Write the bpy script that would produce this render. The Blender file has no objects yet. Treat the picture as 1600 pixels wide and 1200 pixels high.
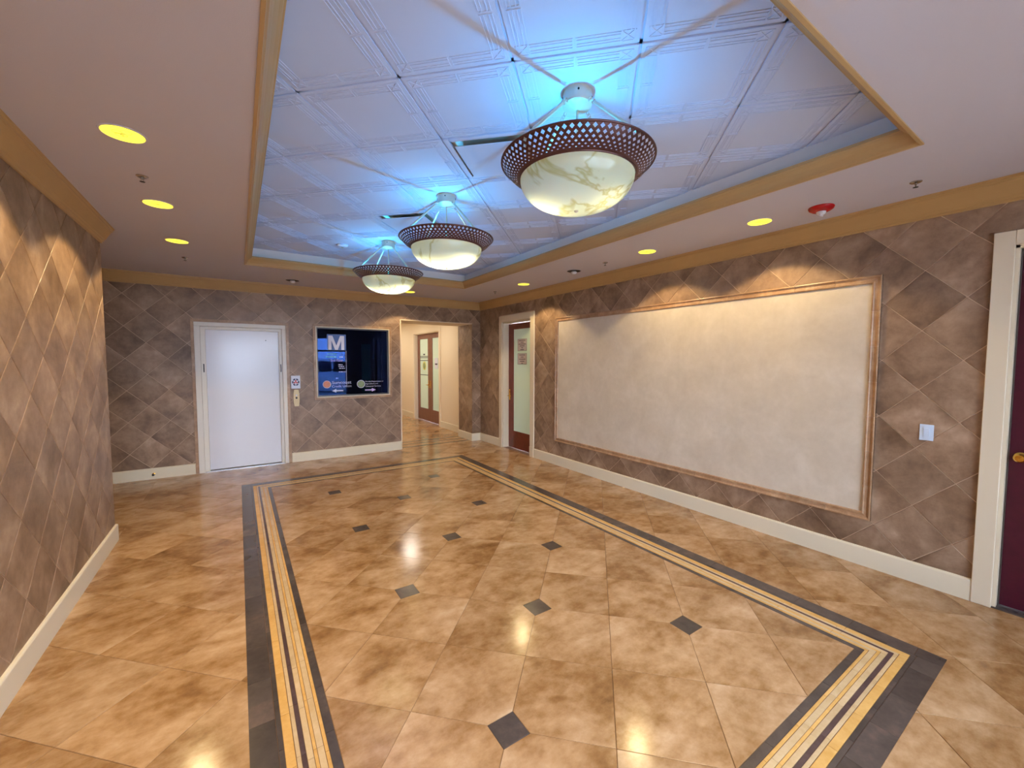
import bpy, bmesh, math, random
from mathutils import Vector, Matrix
random.seed(7)
PI = math.pi
SC = bpy.context.scene
COL = SC.collection

# ------------------------------------------------------------------ camera, world, light, exposure
F, YAW, PITCH, ROLL, CZ = 642.7135, 0.5872, 0.0561, 0.0021, 1.7666
fw = Vector((math.sin(YAW)*math.cos(PITCH), math.cos(YAW)*math.cos(PITCH), -math.sin(PITCH)))
r0 = Vector((math.cos(YAW), -math.sin(YAW), 0)); u0 = r0.cross(fw)
rr = r0*math.cos(ROLL) + u0*math.sin(ROLL); uu = u0*math.cos(ROLL) - r0*math.sin(ROLL)
cam_d = bpy.data.cameras.new('camera'); cam = bpy.data.objects.new('camera', cam_d); COL.objects.link(cam)
cam_d.sensor_width = 36; cam_d.lens = F/1600*36; cam_d.clip_start = .02; cam_d.clip_end = 200
M3 = Matrix((rr, uu, -fw)).transposed()
cam.matrix_world = Matrix.Translation((0, 0, CZ)) @ M3.to_4x4()
SC.camera = cam
SC.view_settings.view_transform = 'Standard'; SC.view_settings.look = 'None'
SC.view_settings.gamma = 1; SC.view_settings.use_curve_mapping = False
SC.view_settings.exposure = 1.1
W = bpy.data.worlds.new('sky'); SC.world = W; W.use_nodes = True
nt = W.node_tree; nt.nodes.clear()
o = nt.nodes.new('ShaderNodeOutputWorld'); b = nt.nodes.new('ShaderNodeBackground')
b.inputs[0].default_value = (.84, .86, 1.0, 1); b.inputs[1].default_value = 10.0     # bright overcast sky
nt.links.new(b.outputs[0], o.inputs[0])

def lamp(name, kind, loc, energy, color, parent=None, **kw):
    d = bpy.data.lights.new(name, kind); d.energy = energy; d.color = color
    rot = kw.pop('rot', (0, 0, 0))
    for k, v in kw.items(): setattr(d, k, v)
    ob = bpy.data.objects.new(name, d); COL.objects.link(ob); ob.location = loc; ob.rotation_euler = rot
    if parent: ob.parent = parent
    return ob
# sky portal filling the glazed entrance behind the camera
pl = lamp('daylight_portal', 'AREA', (1.58, -2.05, 1.35), 1, (1, 1, 1), rot=(PI/2, 0, PI), shape='RECTANGLE', size=4.4, size_y=2.7)
pl.data.cycles.is_portal = True

# ------------------------------------------------------------------ dimensions (metres)
XR, YB, XL, YL = 4.474, 7.986, -1.046, 5.43
H, H2, YF, XF = 3.03, 3.254, -2.0, -3.4
TX0, TX1, TY0, TY1 = .118, 3.331, .737, 6.51          # tray opening
BX0, BX1, BY0, BY1 = -.008, 3.456, .52, 6.888         # floor border
OPX0, OPX1, OPZ, YC = 2.685, 4.262, 2.565, 8.66       # passage opening
CROWN_Z = 2.868

# ------------------------------------------------------------------ materials
def lin(c):
    return tuple(((v/255)/12.92 if v/255 <= .04045 else ((v/255+.055)/1.055)**2.4) for v in c)+(1,)
def newmat(name):
    m = bpy.data.materials.new(name); m.use_nodes = True; n = m.node_tree
    return m, n, n.nodes['Principled BSDF']
def plain(name, rgb, rough=.5, metal=0, spec=.5, emit=None, es=0, noise=0, nscale=30, bump=0, bscale=200):
    m, n, p = newmat(name)
    p.inputs['Base Color'].default_value = lin(rgb); p.inputs['Roughness'].default_value = rough
    p.inputs['Metallic'].default_value = metal; p.inputs['Specular IOR Level'].default_value = spec
    if emit:
        p.inputs['Emission Color'].default_value = lin(emit); p.inputs['Emission Strength'].default_value = es
    g = n.nodes.new('ShaderNodeNewGeometry')
    if noise:
        t = n.nodes.new('ShaderNodeTexNoise'); t.inputs['Scale'].default_value = nscale; t.inputs['Detail'].default_value = 6
        n.links.new(g.outputs['Position'], t.inputs['Vector'])
        r = n.nodes.new('ShaderNodeValToRGB'); r.color_ramp.elements[0].position = .3; r.color_ramp.elements[1].position = .7
        c = lin(rgb); r.color_ramp.elements[0].color = tuple(v*(1-noise) for v in c[:3])+(1,)
        r.color_ramp.elements[1].color = tuple(min(1, v*(1+noise)) for v in c[:3])+(1,)
        n.links.new(t.outputs[0], r.inputs[0]); n.links.new(r.outputs[0], p.inputs['Base Color'])
    if bump:
        t = n.nodes.new('ShaderNodeTexNoise'); t.inputs['Scale'].default_value = bscale; t.inputs['Detail'].default_value = 3
        n.links.new(g.outputs['Position'], t.inputs['Vector'])
        bb = n.nodes.new('ShaderNodeBump'); bb.inputs['Strength'].default_value = bump; bb.inputs['Distance'].default_value = .002
        n.links.new(t.outputs[0], bb.inputs['Height']); n.links.new(bb.outputs[0], p.inputs['Normal'])
    return m
def stone(name, stops, scale, rough, vary=.12, detail=7, spec=.5, bump=.15, stretch=(1, 1, 1), fine=.35, rv=0):
    """mottled stone; each tile object shifts the pattern by its own random value"""
    m, n, p = newmat(name); L = n.links.new; N = n.nodes.new
    g = N('ShaderNodeNewGeometry'); oi = N('ShaderNodeObjectInfo')
    mul = N('ShaderNodeMath'); mul.operation = 'MULTIPLY'; mul.inputs[1].default_value = 57.0; L(oi.outputs['Random'], mul.inputs[0])
    st = N('ShaderNodeVectorMath'); st.operation = 'MULTIPLY'; st.inputs[1].default_value = stretch; L(g.outputs['Position'], st.inputs[0])
    add = N('ShaderNodeVectorMath'); add.operation = 'ADD'; L(st.outputs[0], add.inputs[0]); L(mul.outputs[0], add.inputs[1])
    t1 = N('ShaderNodeTexNoise'); t1.inputs['Scale'].default_value = scale; t1.inputs['Detail'].default_value = detail
    t1.inputs['Distortion'].default_value = .5; t1.inputs['Roughness'].default_value = .55; L(add.outputs[0], t1.inputs['Vector'])
    t2 = N('ShaderNodeTexNoise'); t2.inputs['Scale'].default_value = scale*5; t2.inputs['Detail'].default_value = 8
    t2.inputs['Roughness'].default_value = .65; L(add.outputs[0], t2.inputs['Vector'])
    mx = N('ShaderNodeMix'); mx.data_type = 'FLOAT'; mx.inputs[0].default_value = fine; L(t1.outputs[0], mx.inputs[2]); L(t2.outputs[0], mx.inputs[3])
    r = N('ShaderNodeValToRGB'); e = r.color_ramp.elements
    while len(e) < len(stops): e.new(.5)
    for k, (pos, c) in enumerate(stops): e[k].position = pos; e[k].color = lin(c)
    L(mx.outputs[0], r.inputs[0])
    hs = N('ShaderNodeHueSaturation')
    mr = N('ShaderNodeMapRange'); mr.inputs[3].default_value = 1-vary; mr.inputs[4].default_value = 1+vary
    L(oi.outputs['Random'], mr.inputs[0]); L(mr.outputs[0], hs.inputs['Value']); L(r.outputs[0], hs.inputs['Color'])
    L(hs.outputs[0], p.inputs['Base Color'])
    p.inputs['Roughness'].default_value = rough; p.inputs['Specular IOR Level'].default_value = spec
    if rv:
        m2 = N('ShaderNodeMapRange'); m2.inputs[3].default_value = rough-rv; m2.inputs[4].default_value = rough+rv
        L(t2.outputs[0], m2.inputs[0]); L(m2.outputs[0], p.inputs['Roughness'])
    if bump:
        bb = N('ShaderNodeBump'); bb.inputs['Strength'].default_value = bump; bb.inputs['Distance'].default_value = .002
        L(t2.outputs[0], bb.inputs['Height']); L(bb.outputs[0], p.inputs['Normal'])
    return m
M = {}
M['floor_tile'] = stone('floor_travertine', [(.3, (112, 78, 42)), (.42, (148, 110, 68)), (.52, (176, 139, 98)), (.62, (196, 162, 124)), (.74, (212, 186, 154))], 2.2, .165, .07, spec=.42, bump=.03, rv=.05, fine=.38, stretch=(.85, 1.15, 1))
M['wall_tile'] = stone('wall_slate', [(.3, (98, 74, 54)), (.44, (132, 105, 82)), (.55, (156, 128, 103)), (.66, (178, 151, 126)), (.76, (204, 180, 156))], 3.0, .42, .11, bump=.1, fine=.28)
M['frame_tile'] = stone('frame_stone', [(.3, (146, 110, 76)), (.5, (174, 138, 104)), (.7, (200, 170, 136))], 6, .35, .1, bump=.06)
M['dark_tile'] = stone('border_slate', [(.35, (66, 58, 52)), (.55, (84, 74, 68)), (.72, (112, 92, 82))], 3, .2, .12, bump=.03)
M['brown_strip'] = stone('border_brown', [(.35, (74, 56, 54)), (.7, (98, 78, 76))], 5, .22, .1, bump=.03)
M['amber'] = stone('border_amber', [(.35, (205, 158, 84)), (.65, (222, 178, 108))], 8, .22, .07, bump=.02)
M['cream'] = stone('border_cream', [(.35, (196, 166, 120)), (.65, (212, 186, 146))], 8, .22, .06, bump=.02)
M['wall_grout'] = plain('wall_grout', (205, 176, 148), .85, noise=.08)
M['floor_grout'] = plain('floor_grout', (120, 88, 60), .8, noise=.15)
M['soffit'] = plain('ceiling_paint', (200, 195, 202), .9, bump=.25, bscale=260)
M['tray'] = plain('tray_paint', (228, 218, 212), .85)
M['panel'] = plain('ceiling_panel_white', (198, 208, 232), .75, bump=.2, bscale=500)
M['crown'] = plain('crown_tan', (186, 150, 96), .45, noise=.04, nscale=4)
M['cove'] = plain('tray_crown_tan', (186, 152, 102), .45)
M['base'] = plain('base_cream', (228, 216, 188), .38)
M['casing'] = plain('casing_cream', (224, 210, 182), .42)
M['canvas'] = stone('panel_canvas', [(.3, (202, 188, 166)), (.5, (212, 199, 178)), (.7, (223, 211, 192))], 3, .75, 0, bump=.2)
M['white_door'] = plain('white_gloss', (226, 224, 228), .16)
M['white_frame'] = plain('white_frame', (232, 226, 214), .35)
M['maroon'] = plain('maroon_door', (74, 16, 38), .3, noise=.12, nscale=18)
M['mahogany'] = plain('mahogany_door', (116, 46, 30), .28, noise=.18, nscale=9)
M['mahogany2'] = plain('mahogany_pale_door', (126, 80, 62), .3, noise=.12, nscale=9)
M['frost'] = plain('frosted_glass_glow', (206, 226, 206), .25, emit=(176, 206, 184), es=.06)  # faint glow put into the glass for the lit room behind it
M['brass'] = plain('brass', (226, 178, 84), .22, 1)
M['bronze'] = plain('bronze_lattice', (92, 60, 58), .35, .55)
M['ivory'] = plain('ivory_metal', (204, 190, 168), .38, .25)
M['hole'] = plain('dark_hole', (12, 10, 10), .6)
M['red'] = plain('alarm_red', (176, 8, 22), .25)
M['lens'] = plain('strobe_lens', (220, 220, 225), .1)
M['chrome'] = plain('chrome', (190, 186, 180), .25, 1)
M['daylit_white'] = plain('switch_white', (206, 222, 240), .3)  # white plastic with the blue of the daylight put into its colour
M['paper'] = plain('paper', (206, 192, 188), .7)
M['ink'] = plain('ink', (70, 62, 78), .6)
M['plate'] = plain('sign_white', (220, 224, 240), .35)
M['navy'] = plain('sign_navy', (44, 40, 86), .4)
M['signred'] = plain('sign_red', (206, 60, 72), .4)
M['almond'] = plain('almond_plastic', (226, 206, 156), .35)
M['black'] = plain('dark_room_black', (8, 7, 12), .5)  # black stands in for the darkness of the room behind the window
M['teal'] = plain('teal_fabric', (10, 90, 78), .6, noise=.5, nscale=60)
M['vinyl'] = plain('vinyl_white', (216, 220, 240), .4)
M['vinyl_blue'] = plain('vinyl_blue', (58, 92, 160), .35)
M['vinyl_cyan'] = plain('vinyl_cyan', (100, 190, 225), .35)
M['vinyl_pink'] = plain('vinyl_pink', (206, 186, 232), .35)
M['orange'] = plain('emblem_orange', (222, 140, 104), .4, noise=.2, nscale=60)
M['green'] = plain('emblem_green', (140, 156, 110), .4, noise=.25, nscale=60)
M['gold'] = plain('emblem_gold', (208, 206, 110), .4)
M['passage'] = plain('passage_paint', (236, 218, 188), .8)
M['alu'] = plain('entry_aluminium', (96, 92, 88), .4, .7)
M['pave'] = plain('pavement', (150, 150, 146), .8, noise=.1, nscale=2)
M['leaf'] = plain('leaf_green', (70, 100, 50), .5, noise=.3, nscale=8)
M['bark'] = plain('bark', (110, 92, 70), .8)
M['vanwhite'] = plain('van_white', (225, 228, 232), .25)
M['vanglass'] = plain('van_glass', (20, 28, 40), .08)
M['tyre'] = plain('tyre', (22, 22, 24), .7)
M['down_lens'] = plain('downlight_lens', (235, 220, 90), .4, emit=(244, 226, 66), es=.95, noise=0)
def glassmat(name, tint, fres=1.5, refl=(255, 255, 255)):
    m, n, p = newmat(name); L = n.links.new; N = n.nodes.new
    n.nodes.remove(p); out = n.nodes['Material Output']
    tr = N('ShaderNodeBsdfTransparent'); tr.inputs[0].default_value = lin(tint)
    gl = N('ShaderNodeBsdfGlossy'); gl.inputs['Roughness'].default_value = .02; gl.inputs[0].default_value = lin(refl)
    fr = N('ShaderNodeFresnel'); fr.inputs[0].default_value = fres
    mx = N('ShaderNodeMixShader'); L(fr.outputs[0], mx.inputs[0]); L(tr.outputs[0], mx.inputs[1]); L(gl.outputs[0], mx.inputs[2])
    L(mx.outputs[0], out.inputs[0]); return m
M['pane'] = glassmat('dark_window_glass', (190, 195, 215), 1.42, (105, 150, 235))
M['entry_glass'] = glassmat('entry_glass', (236, 244, 250), 1.45)
def alabaster():
    m, n, p = newmat('alabaster_glass'); L = n.links.new; N = n.nodes.new
    out = n.nodes['Material Output']; n.nodes.remove(p)
    g = N('ShaderNodeNewGeometry')
    t = N('ShaderNodeTexNoise'); t.inputs['Scale'].default_value = 2.1; t.inputs['Detail'].default_value = 4; t.inputs['Distortion'].default_value = 1.0
    L(g.outputs['Position'], t.inputs['Vector'])
    r = N('ShaderNodeValToRGB'); e = r.color_ramp.elements; e.new(.5); e.new(.54)
    for k, (q, c) in enumerate([(.3, (240, 234, 196)), (.485, (242, 236, 192)), (.51, (214, 198, 130)), (.54, (242, 236, 198))]):
        e[k].position = q; e[k].color = lin(c)
    L(t.outputs[0], r.inputs[0])
    tl = N('ShaderNodeBsdfTranslucent'); L(r.outputs[0], tl.inputs[0])
    df = N('ShaderNodeBsdfDiffuse'); L(r.outputs[0], df.inputs[0])
    gl = N('ShaderNodeBsdfGlossy'); gl.inputs['Roughness'].default_value = .12
    a = N('ShaderNodeMixShader'); a.inputs[0].default_value = .4; L(tl.outputs[0], a.inputs[1]); L(df.outputs[0], a.inputs[2])
    c = N('ShaderNodeMixShader'); c.inputs[0].default_value = .06; L(a.outputs[0], c.inputs[1]); L(gl.outputs[0], c.inputs[2])
    L(c.outputs[0], out.inputs[0]); return m
M['alabaster'] = alabaster()

# ------------------------------------------------------------------ mesh helpers
def tag(ob, label=None, cat=None, group=None, kind=None):
    if label: ob['label'] = label
    if cat: ob['category'] = cat
    if group: ob['group'] = group
    if kind: ob['kind'] = kind
    return ob
def empty(name, loc, rz=0, **kw):
    ob = bpy.data.objects.new(name, None); COL.objects.link(ob); ob.location = loc; ob.rotation_euler = (0, 0, rz)
    ob.empty_display_size = .1
    return tag(ob, **kw)
def link(name, me, parent=None, loc=None, rot=None):
    ob = bpy.data.objects.new(name, me); COL.objects.link(ob)
    if parent: ob.parent = parent
    if loc is not None: ob.location = loc
    if rot is not None: ob.rotation_euler = rot
    return ob
class MB:
    def __init__(s): s.v = []; s.f = []; s.mi = []; s.mats = []; s.cur = 0
    def mat(s, m):
        if m not in s.mats: s.mats.append(m)
        s.cur = s.mats.index(m); return s
    def add(s, vs, fs):
        k = len(s.v); s.v += [tuple(v) for v in vs]
        for f in fs: s.f.append(tuple(i+k for i in f)); s.mi.append(s.cur)
        return s
    def box(s, x0, x1, y0, y1, z0, z1):
        vs = [(x, y, z) for z in (z0, z1) for y in (y0, y1) for x in (x0, x1)]
        return s.add(vs, [(0, 2, 3, 1), (4, 5, 7, 6), (0, 1, 5, 4), (2, 6, 7, 3), (0, 4, 6, 2), (1, 3, 7, 5)])
    def bar(s, a, b, w, h, up=(0, 0, 1)):
        a, b = Vector(a), Vector(b); t = (b-a).normalized(); side = t.cross(Vector(up)).normalized(); u = side.cross(t)
        vs = [p + side*sx*w/2 + u*sy*h/2 for p in (a, b) for sx, sy in ((-1, -1), (1, -1), (1, 1), (-1, 1))]
        return s.add(vs, [(3, 2, 1, 0), (4, 5, 6, 7), (0, 1, 5, 4), (1, 2, 6, 5), (2, 3, 7, 6), (3, 0, 4, 7)])
    def tube(s, a, b, r0, r1=None, n=12):
        r1 = r0 if r1 is None else r1
        a, b = Vector(a), Vector(b); t = (b-a).normalized(); x = t.orthogonal().normalized(); y = t.cross(x)
        vs = [p + (x*math.cos(2*PI*k/n) + y*math.sin(2*PI*k/n))*r for p, r in ((a, r0), (b, r1)) for k in range(n)]
        fs = [(k, (k+1) % n, n+(k+1) % n, n+k) for k in range(n)] + [tuple(range(n))[::-1], tuple(range(n, 2*n))]
        return s.add(vs, fs)
    def lathe(s, prof, n=32, c=(0, 0, 0), axis='z', cap=True):
        vs = []
        for r, z in prof:
            for k in range(n):
                a = 2*PI*k/n; p = (r*math.cos(a), r*math.sin(a), z)
                if axis == 'x': p = (z, p[0], p[1])
                if axis == 'y': p = (p[0], z, p[1])
                vs.append((p[0]+c[0], p[1]+c[1], p[2]+c[2]))
        m = len(prof)
        fs = [(i*n+k, i*n+(k+1) % n, (i+1)*n+(k+1) % n, (i+1)*n+k) for i in range(m-1) for k in range(n)]
        if cap: fs += [tuple(range(n))[::-1], tuple(range((m-1)*n, m*n))]
        return s.add(vs, fs)
    def torus(s, c, R, r, ax=(0, 0, 1), n=14, m=6):
        ax = Vector(ax).normalized(); x = ax.orthogonal().normalized(); y = ax.cross(x); c = Vector(c); vs = []
        for i in range(n):
            d = x*math.cos(2*PI*i/n) + y*math.sin(2*PI*i/n)
            for j in range(m):
                vs.append(c + d*(R + r*math.cos(2*PI*j/m)) + ax*r*math.sin(2*PI*j/m))
        return s.add(vs, [(i*m+j, ((i+1) % n)*m+j, ((i+1) % n)*m+(j+1) % m, i*m+(j+1) % m) for i in range(n) for j in range(m)])
    def prism(s, pts, d0, d1, axis):
        """polygon (list of 2D) extruded along an axis; axis x: pts are (y,z); y: (x,z); z: (x,y)"""
        def P(p, d): return (d, p[0], p[1]) if axis == 'x' else (p[0], d, p[1]) if axis == 'y' else (p[0], p[1], d)
        n = len(pts); vs = [P(p, d0) for p in pts] + [P(p, d1) for p in pts]
        return s.add(vs, [tuple(range(n))[::-1], tuple(range(n, 2*n))] + [(k, (k+1) % n, n+(k+1) % n, n+k) for k in range(n)])
    def sweep(s, prof, p0, p1, nrm, s0=0, s1=0):
        """profile of (offset, z) along a wall line; s0/s1: mitre factors"""
        p0, p1, nrm = Vector(p0), Vector(p1), Vector(nrm); t = (p1-p0).normalized(); vs = []
        for p, sg in ((p0, s0), (p1, s1)):
            for d, z in prof:
                q = p + t*(sg*d) + nrm*d; vs.append((q.x, q.y, z))
        n = len(prof)
        return s.add(vs, [tuple(range(n))[::-1], tuple(range(n, 2*n))] + [(k, (k+1) % n, n+(k+1) % n, n+k) for k in range(n)])
    def mesh(s, name, m=None, bevel=0, seg=1, smooth=False, weld=True):
        me = bpy.data.meshes.new(name); me.from_pydata(s.v, [], s.f)
        for q in (s.mats or [m]): me.materials.append(M[q])
        if s.mats: me.polygons.foreach_set('material_index', s.mi)
        bm = bmesh.new(); bm.from_mesh(me)
        bmesh.ops.recalc_face_normals(bm, faces=bm.faces)
        if bevel: bmesh.ops.bevel(bm, geom=list(bm.edges), offset=bevel, segments=seg, affect='EDGES', clamp_overlap=True)
        if smooth:
            for f in bm.faces: f.smooth = True
            for e in bm.edges:
                if len(e.link_faces) == 2 and e.calc_face_angle() > .6: e.smooth = False
        bm.to_mesh(me); bm.free(); return me
    def build(s, name, m=None, parent=None, loc=None, rot=None, **kw):
        return link(name, s.mesh(name, m, **kw), parent, loc, rot)
def clip(poly, a, b, c):
    """keep part of polygon where a*x+b*y<=c"""
    out = []
    for i in range(len(poly)):
        p, q = poly[i], poly[(i+1) % len(poly)]
        dp, dq = a*p[0]+b*p[1]-c, a*q[0]+b*q[1]-c
        if dp <= 1e-9: out.append(p)
        if (dp < -1e-9 and dq > 1e-9) or (dp > 1e-9 and dq < -1e-9):
            t = dp/(dp-dq); out.append((p[0]+(q[0]-p[0])*t, p[1]+(q[1]-p[1])*t))
    return out
def area(p): return abs(sum(p[i][0]*p[(i+1) % len(p)][1]-p[(i+1) % len(p)][0]*p[i][1] for i in range(len(p)))/2) if len(p) > 2 else 0
def inrect(poly, r):
    for a, b, c in ((-1, 0, -r[0]), (1, 0, r[1]), (0, -1, -r[2]), (0, 1, r[3])):
        poly = clip(poly, a, b, c)
        if len(poly) < 3: return []
    return poly
def subtract(pieces, r):
    """pieces (convex polygons) minus a rectangle; all pieces cut on the same lines"""
    if not any(area(inrect(p, r)) > 1e-7 for p in pieces): return pieces
    lines = [(1, 0, r[0]), (1, 0, r[1]), (0, 1, r[2]), (0, 1, r[3])]
    for a, b, c in lines:
        nx = []
        for p in pieces:
            for q in (clip(p, a, b, c), clip(p, -a, -b, -c)):
                if area(q) > 1e-8: nx.append(q)
        pieces = nx
    def inside(p):
        cx = sum(q[0] for q in p)/len(p); cy = sum(q[1] for q in p)/len(p)
        return r[0] < cx < r[1] and r[2] < cy < r[3]
    return [p for p in pieces if not inside(p)]
def plane_map(kind, d):
    if kind == 'z': return lambda p, t: (p[0], p[1], d-t)          # floor, face up
    if kind == 'x+': return lambda p, t: (d+t, p[0], p[1])          # wall facing -x
    if kind == 'x-': return lambda p, t: (d-t, p[0], p[1])
    if kind == 'y+': return lambda p, t: (p[0], d+t, p[1])          # wall facing -y
def tile_mesh(pieces, mp, th, mat, ch=.0015):
    bm = bmesh.new()
    for p in pieces:
        try: bm.faces.new([bm.verts.new(mp(q, 0)) for q in p])
        except ValueError: pass
    bmesh.ops.remove_doubles(bm, verts=bm.verts, dist=1e-5)
    if len(bm.faces) > 1:
        bmesh.ops.recalc_face_normals(bm, faces=bm.faces)
        ch = 0
    nv = Vector(mp((0, 0), 1)) - Vector(mp((0, 0), 0))
    top = list(bm.faces)
    rim = [e for e in bm.edges if e.is_boundary]
    r = bmesh.ops.extrude_edge_only(bm, edges=rim)
    bmesh.ops.translate(bm, verts=[v for v in r['geom'] if isinstance(v, bmesh.types.BMVert)], vec=nv*th)
    bmesh.ops.recalc_face_normals(bm, faces=bm.faces)
    for f in top:
        if f.is_valid and f.normal.dot(nv) > 0:
            bmesh.ops.reverse_faces(bm, faces=list(bm.faces)); break
    if ch: bmesh.ops.bevel(bm, geom=rim, offset=ch, segments=1, affect='EDGES', clamp_overlap=True)
    me = bpy.data.meshes.new('tile'); bm.to_mesh(me); bm.free(); me.materials.append(M[mat]); return me
def tile_field(name, parent, mp, th, mat, origin, diag, rects, holes, gap, ch=.0015, dx=None):
    """45-degree tile lattice: node at origin, half-diagonal diag; clipped to rects, minus holes"""
    cache = {}; n = 0
    x0 = min(r[0] for r in rects); x1 = max(r[1] for r in rects); y0 = min(r[2] for r in rects); y1 = max(r[3] for r in rects)
    dx = dx or diag; hd = diag - gap*.7071; hx = dx - gap*.7071
    for i in range(int((x0-origin[0])/dx)-2, int((x1-origin[0])/dx)+3):
        for j in range(int((y0-origin[1])/diag)-2, int((y1-origin[1])/diag)+3):
            if (i+j) % 2 == 0: continue        # nodes at even parity, tile centres at odd
            cx, cy = origin[0]+i*dx, origin[1]+j*diag
            base = [(cx-hx, cy), (cx, cy-hd), (cx+hx, cy), (cx, cy+hd)]
            for r in rects:
                p = inrect(base, r)
                if area(p) < 4e-5: continue
                pc = [p]
                for h in holes: pc = subtract(pc, h)
                if sum(area(q) for q in pc) < 6e-5: continue
                full = abs(sum(area(q) for q in pc) - 2*hd*hx) < 1e-7
                if full:
                    if 'f' not in cache:
                        cache['f'] = tile_mesh([[(q[0]-cx, q[1]-cy) for q in base]], lambda q, t: tuple(Vector(mp(q, t))-Vector(mp((0, 0), 0))), th, mat, ch)
                    link(name, cache['f'], parent, mp((cx, cy), 0))
                else:
                    c = (cx, cy)
                    me = tile_mesh([[(q[0]-cx, q[1]-cy) for q in g] for g in pc], lambda q, t: tuple(Vector(mp(q, t))-Vector(mp((0, 0), 0))), th, mat, ch)
                    link(name, me, parent, mp(c, 0))
                n += 1
    return n
def S(ob): ob['kind'] = 'structure'; return ob

# ------------------------------------------------------------------ floor
floor = S(MB().box(XF, XR+.3, YF, 14.2, -.1, -.003).build('floor', 'floor_grout'))
NODE = (1.84, .383)                                       # a joint crossing in (u,v)
nx, ny = (NODE[0]-NODE[1])/math.sqrt(2), (NODE[0]+NODE[1])/math.sqrt(2)
HD = .503/math.sqrt(2)
FO = (nx, ny)
border = (BX0, BX1, BY0, BY1); inner = (BX0+.343, BX1-.343, BY0+.343, BY1-.343)
mpf = plane_map('z', 0)
# insets: crossings of every second joint line, inside the border only
insets = []
for i in range(-20, 21):
    for j in range(-20, 21):
        u, v = NODE[0]+1.006*i, NODE[1]+1.006*j
        x, y = (u-v)/math.sqrt(2), (u+v)/math.sqrt(2)
        if inner[0]+.1 < x < inner[1]-.06 and inner[2]+.02 < y < inner[3]-.06: insets.append((x, y))
ih = .0735
nt1 = tile_field('floor_tile', floor, mpf, .009, 'floor_tile', FO, HD, [(BX0+.343, BX1-.343, BY0+.343, BY1-.343)],
           [(x-ih-.002, x+ih+.002, y-ih-.002, y+ih+.002) for x, y in insets], .0028)
nt2 = tile_field('floor_tile', floor, mpf, .009, 'floor_tile', FO, HD,
           [(XL, XR, YF, YB)], [border, (XL-.1, XR+.1, 8.07, 9)], .0028)
nt3 = tile_field('floor_tile', floor, mpf, .009, 'floor_tile', FO, HD, [(XF, XL, YL, YB)], [], .0028)
nt4 = tile_field('floor_tile', floor, mpf, .009, 'floor_tile', FO, HD, [(OPX0, OPX1, YB, 8.08), (2.55, XR, 8.70, 14.2)], [], .0028)
for x, y in insets:
    link('inset_tile', tile_mesh([[(-ih, -ih), (ih, -ih), (ih, ih), (-ih, ih)]], lambda q, t: (q[0], q[1], -t), .009, 'dark_tile'), floor, (x, y, 0))
# border rows: offset in, offset out, material, joint phase, name
ROWS = [(0, .108, 'dark_tile', .0, 'border_tile'), (.110, .131, 'dark_tile', .12, 'mosaic_strip'), (.133, .171, 'amber', 0, 'mosaic_strip'),
        (.174, .191, 'cream', .04, 'mosaic_strip'), (.193, .212, 'brown_strip', .04, 'mosaic_strip'), (.214, .239, 'cream', 0, 'mosaic_strip'),
        (.2415, .255, 'amber', .04, 'mosaic_strip'), (.257, .284, 'cream', .04, 'mosaic_strip'), (.2865, .301, 'amber', 0, 'mosaic_strip'),
        (.303, .341, 'dark_tile', .1, 'border_tile')]
PER = .3228
pieces = []
for a, bb_, mt, ph, nm in ROWS:
    segs = []
    for side in 'LRNF':
        if side in 'LR': lo, hi, base = BY0+a, BY1-a, 1.934+ph
        else: lo, hi, base = BX0+bb_+.001, BX1-bb_-.001, .6+ph
        k = math.floor((lo-base)/PER)+1; cuts = [lo]
        while base+k*PER < hi:
            q = base+k*PER
            if q-cuts[-1] > .03 and hi-q > .03: cuts.append(q)
            k += 1
        cuts.append(hi)
        for c0, c1 in zip(cuts, cuts[1:]):
            g = .001
            if side == 'L': r = (BX0+a, BX0+bb_, c0+g, c1-g)
            elif side == 'R': r = (BX1-bb_, BX1-a, c0+g, c1-g)
            elif side == 'N': r = (c0+g, c1-g, BY0+a, BY0+bb_)
            else: r = (c0+g, c1-g, BY1-bb_, BY1-a)
            pieces.append((nm, mt, r))
for x0, x1, y0, y1 in [(OPX0, OPX1, 8.085, 8.16), (OPX0, OPX1, 8.375, 8.425), (OPX0, OPX1, 8.62, 8.695)]:   # threshold bands
    k = x0
    while k < x1-.02: pieces.append(('border_tile', 'dark_tile', (k+.001, min(k+.32, x1)-.001, y0, y1))); k += .32
for y0, y1 in [(8.163, 8.372), (8.428, 8.617)]:
    k = OPX0
    while k < OPX1-.02: pieces.append(('threshold_tile', 'floor_tile', (k+.001, min(k+.4, OPX1)-.001, y0, y1))); k += .4
def rect_piece(nm, mt, r):
    cx, cy = (r[0]+r[1])/2, (r[2]+r[3])/2; w, h = (r[1]-r[0])/2, (r[3]-r[2])/2
    link(nm, tile_mesh([[(-w, -h), (w, -h), (w, h), (-w, h)]], lambda q, t: (q[0], q[1], -t), .009, mt, .0006), floor, (cx, cy, 0))
def visible(r):
    d = Vector(((r[0]+r[1])/2, (r[2]+r[3])/2, -CZ)); z = d.dot(fw)
    return z > .3 and abs(d.dot(rr)/z) < 1.35 and abs(d.dot(uu)/z) < 1.05
strips = [p for p in pieces if p[0] == 'mosaic_strip']; others = [p for p in pieces if p[0] != 'mosaic_strip']
strips.sort(key=lambda p: (not visible(p[2]), (p[2][0]+p[2][1])**2/4+(p[2][2]+p[2][3])**2/4))
for p in others + strips[:290]: rect_piece(*p)
far = MB()
for nm, mt, r in strips[290:]: far.mat(mt).box(r[0], r[1], r[2], r[3], -.009, 0)
tag(far.build('mosaic_strip', None, floor), kind='stuff')

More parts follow.
